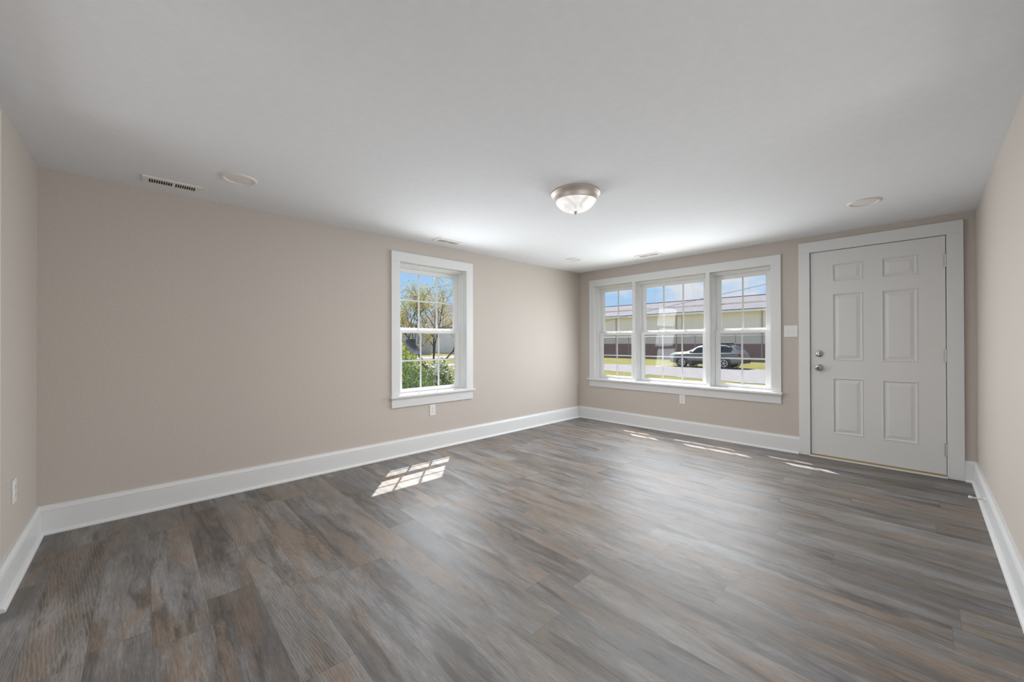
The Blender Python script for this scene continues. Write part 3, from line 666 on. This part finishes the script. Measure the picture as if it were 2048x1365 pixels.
for sd in (-1, 1):
    bm = BM(); tube(bm, (2.15, sd*.56, 1.585), (4.0, sd*.56, 1.525), .022, n=8)
    for xx, zz in ((2.2, 1.5), (3.1, 1.5), (3.95, 1.45)): box(bm, (xx-.04, sd*.56-.02, zz), (xx+.04, sd*.56+.02, zz+.08))
    obj('roof_rail', bm, M_CLAD, car)
    bm = BM(); box(bm, (1.52, sd*.88, .97), (1.66, sd*1.05, 1.10)); obj('wing_mirror', bm, M_BODY, car, bevel=.03)
    bm = BM(); box(bm, (.05, sd*.52, .76), (.30, sd*.82, .87)); obj('headlight', bm, mat('headlight_lens', (.75, .77, .8), .1), car, bevel=.02)
    bm = BM(); box(bm, (4.36, sd*.66, .80), (4.64, sd*.83, .96)); obj('tail_light', bm, mat('red_lens', (.30, .03, .03), .15), car, bevel=.02)
bm = BM(); box(bm, (3.25, -.42, 1.56), (3.85, .42, 1.66)); obj('roof_rack', bm, M_CLAD, car, bevel=.03)

# ---- overhead wires
def wire(a, b, sag, label):
    bm = BM(); A, B = Vector(a), Vector(b); prev = None
    for i in range(25):
        k = i/24; p = A+(B-A)*k; p.z -= sag*4*k*(1-k)
        if prev: tube(bm, prev, p, .009, n=5, caps=False)
        prev = p.copy()
    tag(obj('overhead_wire', bm, mat('black_cable', (.03, .03, .035), .7)), label, 'wire', 'overhead wires')
def pole(x, y, h, label):
    p = empty('utility_pole', (x, y, ZG), label=label, cat='utility pole')
    bm = BM(); tube(bm, (0, 0, -.02), (0, 0, h), .14, .10, 12); obj('post', bm, mat('weathered_pole', (.16, .13, .10), .9), p)
    bm = BM(); tube(bm, (0, 0, h-.02), (0, 0, h+.06), .115, .09, 12); obj('pole_cap', bm, M_GALV, p)
wire((-16.6, 16.0, 1.42), (8.0, 16, 5.28), .0, 'black overhead wire sloping above the long building roof')
wire((-20, -7, 1.40), (-20, 27, 8.67), .0, 'upper of two thin overhead wires behind the leafy tree')
wire((-20, -7, 1.21), (-20, 27, 8.01), .0, 'lower of two thin overhead wires behind the leafy tree')
pole(8.115, 16, 6.3, 'wooden utility pole right of the house, beyond the door')
pole(-20, 27.115, 9.6, 'wooden utility pole beyond the gravel drive, left of the triple window')
pole(-16.72, 16, 2.4, 'short wooden utility pole beside the lawn, left of the triple window')
pole(-20, -7.12, 2.4, 'short wooden utility pole on the lawn, left of the single window')

# ---- planting outside the single window
def leaves(bm, pts, size, nm, spread=.6):
    for p in pts:
        s = size*random.uniform(.6, 1.3); d = Vector((random.gauss(0, 1), random.gauss(0, 1), random.gauss(0, 1))).normalized(); a = d.orthogonal().normalized()
        a.rotate(__import__('mathutils').Quaternion(d, random.uniform(0, 6.28))); b = d.cross(a)
        P = Vector(p); q = [bm.verts.new(P+a*s), bm.verts.new(P+b*s*spread+d*s*.15), bm.verts.new(P-a*s), bm.verts.new(P-b*s*spread+d*s*.15)]
        f = bm.faces.new(q); f.material_index = random.randrange(nm)
def leafmat(n, c):
    m = mat(n, c, .6, spec=.3); t = m.node_tree; b = t.nodes['Principled BSDF']       # thin leaves pass some light
    tl = N(t, 'ShaderNodeBsdfTranslucent'); tl.inputs[0].default_value = (*[min(1, k*1.5) for k in c], 1)
    mx = N(t, 'ShaderNodeMixShader', Fac=.45); t.links.new(b.outputs[0], mx.inputs[1]); t.links.new(tl.outputs[0], mx.inputs[2])
    t.links.new(mx.outputs[0], t.nodes['Material Output'].inputs[0]); return m
def blob(c, r, n, shell=.55):
    out = []
    while len(out) < n:
        v = Vector((random.uniform(-1, 1), random.uniform(-1, 1), random.uniform(-1, 1)))
        l = v.length
        if l > 1 or l < shell*random.random(): continue
        w = 1+.12*math.sin(5*v.x+3*v.z+c[0])+.10*math.sin(7*v.y+2*v.x)
        p = Vector((c[0]+v.x*r[0]*w, c[1]+v.y*r[1]*w, c[2]+v.z*r[2]*w))
        if p.z > ZG+.04: out.append(p)
    return out
def shrub(loc, r, n, size, mats, label, cat='shrub', stems=7, extra=None, name='shrub'):
    s = empty(name, (loc[0], loc[1], ZG), label=label, cat=cat); inv = Matrix.Translation((-loc[0], -loc[1], -ZG))
    bm = BM(); leaves(bm, blob(loc, r, n), size, len(mats)); obj('foliage', _shift(bm, inv), mats, s, recalc=False)
    bm = BM()
    for k in range(stems):
        a = 2*PI*k/stems; tube(bm, (loc[0]+.06*math.cos(a), loc[1]+.06*math.sin(a), ZG-.01), (loc[0]+r[0]*.6*math.cos(a), loc[1]+r[1]*.6*math.sin(a), loc[2]+r[2]*.3), .02, .008, 6)
    obj('stems', _shift(bm, inv), mat('bark', (.12, .09, .07), .9), s)
    if extra:
        bm = BM(); leaves(bm, extra[0], extra[1], 1, .9); obj('blossoms', _shift(bm, inv), extra[2], s, recalc=False)
random.seed(11)
G1, G2, G3 = leafmat('leaf_deep_green', (.055, .105, .030)), leafmat('leaf_mid_green', (.11, .185, .035)), leafmat('leaf_yellow_green', (.30, .34, .045))
shrub((-3.5, -1.32, .12), (.80, .95, .68), 9000, .028, [G1, G2, G2], 'dense green bush just outside the single window')
shrub((-5.4, -.40, .52), (.75, .70, .66), 4200, .032, [G3, G3, G2], 'yellow-green bush top behind the dense green bush')
shrub((-8.4, 2.50, -.20), (.75, .9, .42), 2500, .05, [G1, G2], 'low green bush beside the white flowering plant')
fl = blob((-6.0, 1.36, .22), (.40, .42, .46), 420)
shrub((-6.0, 1.36, .05), (.45, .48, .60), 700, .045, [G1, G2], 'white flowering plant on the lawn outside the single window', 'plant', extra=(fl, .042, mat('white_petals', (.85, .85, .75), .6)), name='flowering_plant')

def tree(base, stems, label, leafmats, size, per):
    t = empty('ornamental_tree', base, label=label, cat='tree'); inv = Matrix.Translation(-Vector(base))
    bm = BM(); tips = []
    def grow(p, d, r, ln, lv):
        segs = 3
        for i in range(segs):
            d = (d+Vector((random.gauss(0, .14), random.gauss(0, .14), random.gauss(.04, .10)))).normalized(); q = p+d*ln/segs
            tube(bm, p, q, r*(1-.22*i), r*(1-.22*(i+1)), 6, caps=False); p = q
            if lv >= 2: tips.append(p.copy())
            if lv < 3 and i > 0:
                for _ in range(2):
                    nd = (d+Vector((random.gauss(0, .55), random.gauss(0, .55), random.gauss(.05, .35)))).normalized(); grow(p, nd, r*.45, ln*random.uniform(.42, .62), lv+1)
        tips.append(p.copy())
        if lv < 3: grow(p, d, r*.34, ln*.5, lv+1)
    for d, ln, r in stems: grow(Vector(base), Vector(d).normalized(), r, ln, 0)
    obj('branches', _shift(bm, inv), mat('grey_bark', (.10, .085, .075), .9), t)
    bm = BM(); pts = [p+Vector((random.gauss(0, .13), random.gauss(0, .13), random.gauss(0, .11))) for p in tips for _ in range(per)]
    leaves(bm, pts, size, len(leafmats)); obj('leaves', _shift(bm, inv), leafmats, t, recalc=False)
random.seed(23)
Y1, Y2, Y3 = leafmat('leaf_lime', (.27, .30, .075)), leafmat('leaf_gold', (.36, .28, .10)), leafmat('leaf_bronze', (.33, .20, .10))
tree((-12.3, 5.15, ZG), [((.1, -.75, .72), 2.5, .055), ((-.1, -.42, .95), 2.6, .06), ((.15, -.08, 1), 2.7, .06), ((-.2, .25, 1), 2.6, .06), ((.1, .60, .9), 2.4, .055), ((-.3, -.2, 1), 2.3, .05)],
     'sparse gold-leaved ornamental tree on the lawn outside the single window', [Y1, Y2, Y1, Y3], .037, 3)
# satellite dish on a pole
sd = empty('satellite_dish', (-6.9, .98, ZG), label='dark grey satellite dish on a pole behind the yellow-green bush', cat='satellite dish')
bm = BM(); tube(bm, (0, 0, 0), (0, 0, 1.52), .025, n=12); obj('pole', bm, M_GALV, sd)
bm = BM(); lathe(bm, [(0, .035), (.10, .030), (.19, .015), (.255, -.010), (.262, -.012), (.262, -.004), (.19, .027), (.10, .044), (0, .05)], (0, 0, 0), 40, 'Y')
bmesh.ops.transform(bm, matrix=Matrix.Translation((.05, -.02, 1.60)) @ Matrix.Rotation(math.radians(118), 4, 'Z') @ Matrix.Rotation(math.radians(-28), 4, 'X') @ Matrix.Rotation(math.radians(35), 4, 'Y') @ Matrix.Diagonal((1.15, 1, .90, 1)), verts=bm.verts)
obj('reflector', bm, mat('dark_grey_dish', (.055, .065, .080), .5), sd, smooth=True)
bm = BM(); tube(bm, (.04, 0, 1.36), (.34, -.12, 1.24), .012, n=8); box(bm, (.31, -.15, 1.20), (.37, -.09, 1.28)); obj('feed_arm', bm, M_GALV, sd)

# ---- neighbouring houses far beyond the road
def house(loc, sx, sy, hz, rise, wallm, roofm, label, wins):
    h = empty('house', loc, label=label, cat='house')
    bm = BM(); box(bm, (-sx/2, -sy/2, 0), (sx/2, sy/2, hz))
    v = [bm.verts.new(p) for p in ((sx/2, -sy/2, hz), (sx/2, sy/2, hz), (sx/2, 0, hz+rise), (-sx/2, -sy/2, hz), (-sx/2, sy/2, hz), (-sx/2, 0, hz+rise))]
    bm.faces.new(v[:3]); bm.faces.new(v[3:]); obj('wall', bm, wallm, h)
    bm = BM(); ov = .35; k = rise/(sy/2)
    extrude_profile(bm, [(-sy/2-ov, hz-ov*k), (0, hz+rise), (sy/2+ov, hz-ov*k), (sy/2+ov, hz-ov*k+.16), (0, hz+rise+.18), (-sy/2-ov, hz-ov*k+.16)], lambda y, z: (-sx/2-ov, y, z), lambda y, z: (sx/2+ov, y, z))
    rf = obj('roof', bm, roofm, h)
    bm = BM()
    extrude_profile(bm, [(-sy/2-ov, hz-ov*k-.06), (0, hz+rise-.06), (sy/2+ov, hz-ov*k-.06), (sy/2+ov, hz-ov*k+.17), (0, hz+rise+.19), (-sy/2-ov, hz-ov*k+.17)], lambda y, z: (sx/2+ov, y, z), lambda y, z: (sx/2+ov+.05, y, z))
    obj('rake_board', bm, M_WHITE, rf)
    for (y, z, w, hh) in wins:
        bm = BM(); box(bm, (sx/2, y-w/2-.08, z-.08), (sx/2+.05, y+w/2+.08, z+hh+.08)); wf = obj('house_window', bm, M_WHITE, h)
        bm = BM(); box(bm, (sx/2+.05, y-w/2, z), (sx/2+.06, y+w/2, z+hh)); obj('pane', bm, M_CGL, wf)
house((-52, 21.8, ZG), 10, 9.6, 3.0, 2.3, noisy('pale_grey_siding', (.54, .54, .58), (.62, .62, .65), .8), M_SHINGLE, 'pale grey gabled house beyond the road, left of the white house', ((-2.4, 1.1, 1.1, 1.2), (1.6, 1.1, 1.1, 1.2)))
house((-54, 36.0, ZG), 12, 9.0, 4.4, 4.0, mat('white_siding', (.94, .93, .92), .7), M_SHINGLE, 'white gabled house beyond the road behind the gold-leaved tree', ((-2.2, 1.2, 1.1, 1.3), (1.8, 1.2, 1.1, 1.3)))
house((-56, 9.0, ZG), 10, 10.5, 3.0, 2.2, noisy('tan_siding', (.42, .36, .30), (.48, .42, .36), .8), M_SHINGLE, 'tan gabled house beyond the road, farthest left of the three', ((-2.2, 1.1, 1.1, 1.2), (2.0, 1.1, 1.1, 1.2)))
